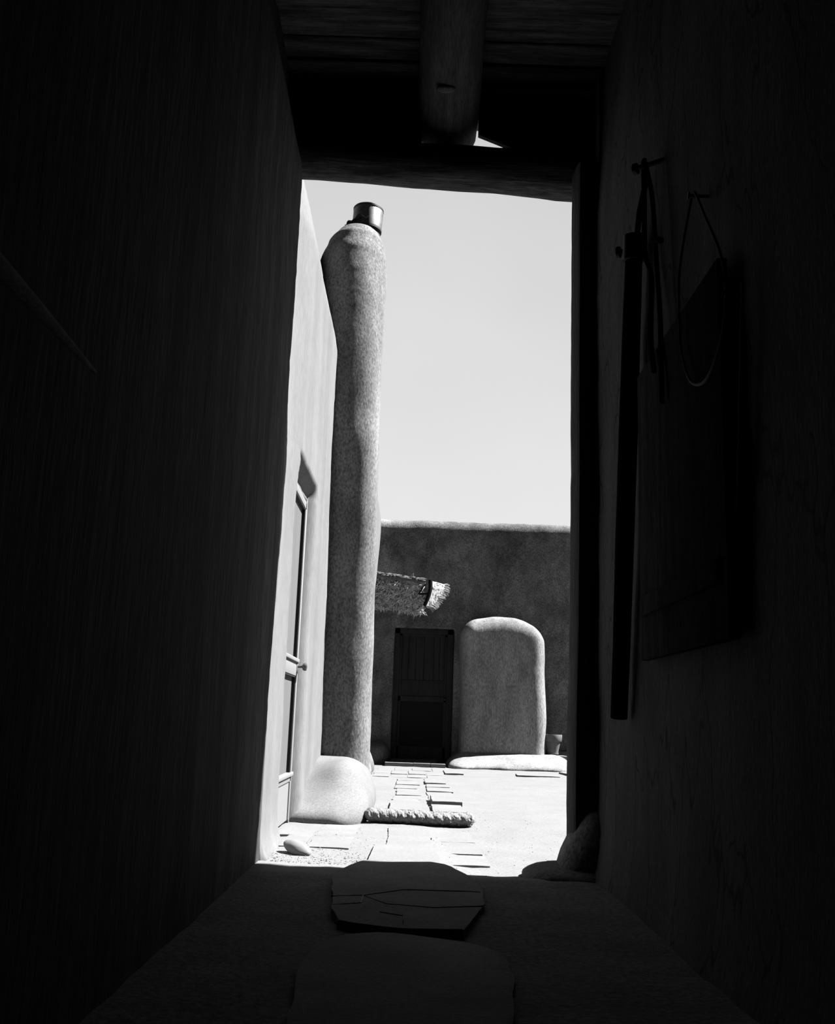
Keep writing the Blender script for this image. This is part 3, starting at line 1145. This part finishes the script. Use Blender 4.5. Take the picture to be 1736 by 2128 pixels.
bm = bmesh.new()
random.seed(14)
for i in range(800):
    if i < 560:
        x, y = random.uniform(-.66, -.12), 4.72 + random.expovariate(3.0) * .6
    else:
        x, y = random.uniform(-.6, .9), random.uniform(4.6, 7.5)
    r = random.uniform(.0012, .0032) * (1.8 if random.random() < .05 else 1)
    r_ = bmesh.ops.create_icosphere(bm, subdivisions=1, radius=r)
    bmesh.ops.scale(bm, vec=(random.uniform(.7, 1.5), random.uniform(.7, 1.5), .7), verts=r_['verts'])
    bmesh.ops.translate(bm, vec=(x, y, ground_z(x, y) + r * .3), verts=r_['verts'])
gr = from_bm('gravel', bm, M['pebble'])
tag(gr, 'fine loose gravel strewn over the sunlit ground outside the opening', 'gravel', None, 'stuff')

# ------------------------------------------------------------------ things hanging on the right wall of the passage
hp_ = thing('hanging_pole', 'long dark wooden pole hanging down the right passage wall', 'pole', (.83, 3.7, .7))
pts = [Vector((.835, lerp(3.93, 3.55, t), lerp(.70, 2.60, t))) for t in frange(0, 1, .05)]
tube('shaft', pts, [.034 + .004 * math.sin(t * PI) for t in frange(0, 1, .05)], M['tool'], hp_, 14, .05)
tube('collar', [(.835, 3.565, 2.50), (.835, 3.55, 2.60)], .046, M['black'], hp_, 12)
tube('strap', [(.845, 3.56, 2.58), (.845, 3.50, 2.68), (.86, 3.42, 2.80)], .012, M['tool'], hp_, 8)
nl = thing('iron_spike', 'lower iron spike in the right wall beside the hanging pole', 'spike', (.89, 3.62, 2.58))
tube('shank', [(.90, 3.60, 2.58), (.80, 3.66, 2.585)], .011, M['black'], nl, 8)
tube('head', [(.80, 3.66, 2.585), (.79, 3.666, 2.586)], .024, M['black'], nl, 10)
nl = thing('iron_spike', 'upper iron spike in the right wall above the hanging strap', 'spike', (.9, 3.3, 2.8))
tube('shank', [(.91, 3.24, 2.76), (.80, 3.34, 2.77)], .010, M['black'], nl, 8)
tube('head', [(.80, 3.34, 2.77), (.79, 3.349, 2.771)], .022, M['black'], nl, 10)
hs = thing('harness_strap', 'dark harness strap hanging from the upper spike on the right wall', 'strap', (.85, 3.25, 2.3))
tube('strap', [(.82, 3.32, 2.79), (.83, 3.36, 2.65), (.84, 3.40, 2.45), (.845, 3.33, 2.31), (.825, 3.28, 2.06), (.82, 3.22, 1.9)], .010, M['tool'], hs, 8, soft=True)
tube('strap', [(.82, 3.31, 2.79), (.835, 3.26, 2.6), (.84, 3.23, 2.3), (.84, 3.20, 2.1), (.825, 3.14, 1.9), (.82, 3.12, 1.75)], .009, M['tool'], hs, 8, soft=True)
tube('bit', [(.835, 3.28, 2.42), (.835, 3.22, 2.41), (.84, 3.17, 2.38)], .012, M['tool'], hs, 10)
nl = thing('iron_spike', 'small iron nail in the right wall holding the wire loop', 'spike', (.89, 2.78, 2.32))
tube('shank', [(.90, 2.765, 2.318), (.83, 2.775, 2.325)], .006, M['black'], nl, 8)
tube('head', [(.83, 2.775, 2.325), (.824, 2.776, 2.3255)], .013, M['black'], nl, 10)
lp = tube('wire_loop', [(.845, 2.775, 2.333), (.84, 2.80, 2.315), (.82, 2.87, 2.12), (.82, 2.89, 1.94), (.82, 2.87, 1.83), (.82, 2.80, 1.72), (.82, 2.70, 1.665),
                        (.82, 2.60, 1.66), (.82, 2.50, 1.71), (.82, 2.44, 1.80), (.82, 2.46, 1.95), (.82, 2.60, 2.16), (.84, 2.745, 2.315), (.845, 2.775, 2.333)],
          .0045, M['cord'], None, 8, soft=True)
tag(lp, 'loop of pale wire hanging on the right passage wall', 'wire')
rd = tube('thin_rod', [(.855, 2.40, 1.85), (.86, 2.51, 1.30), (.86, 2.53, 1.22)], .005, M['cord'], None, 8)
tag(rd, 'thin straight rod leaning on the right wall, nearest the camera', 'rod')
bp_ = thing('wall_board', 'broad dark board hung on the right wall behind the pole', 'board', (.87, 3.1, .9))
box('board', .836, .868, 2.55, 3.55, .905, 2.0, M['board'], bp_, .006)
box('batten', .822, .837, 2.60, 3.50, 1.06, 1.13, M['board'], bp_, .004)

# rail along the left wall of the passage
rl = tube('wall_rail', [(-.655 + .002 * k, .25 + .31 * k, 1.335 - .004 * k) for k in range(6)], [.020, .019, .018, .016, .012, .004], M['straw'], None, 10, .1)
tag(rl, 'slender weathered rail fixed along the left passage wall', 'rail')
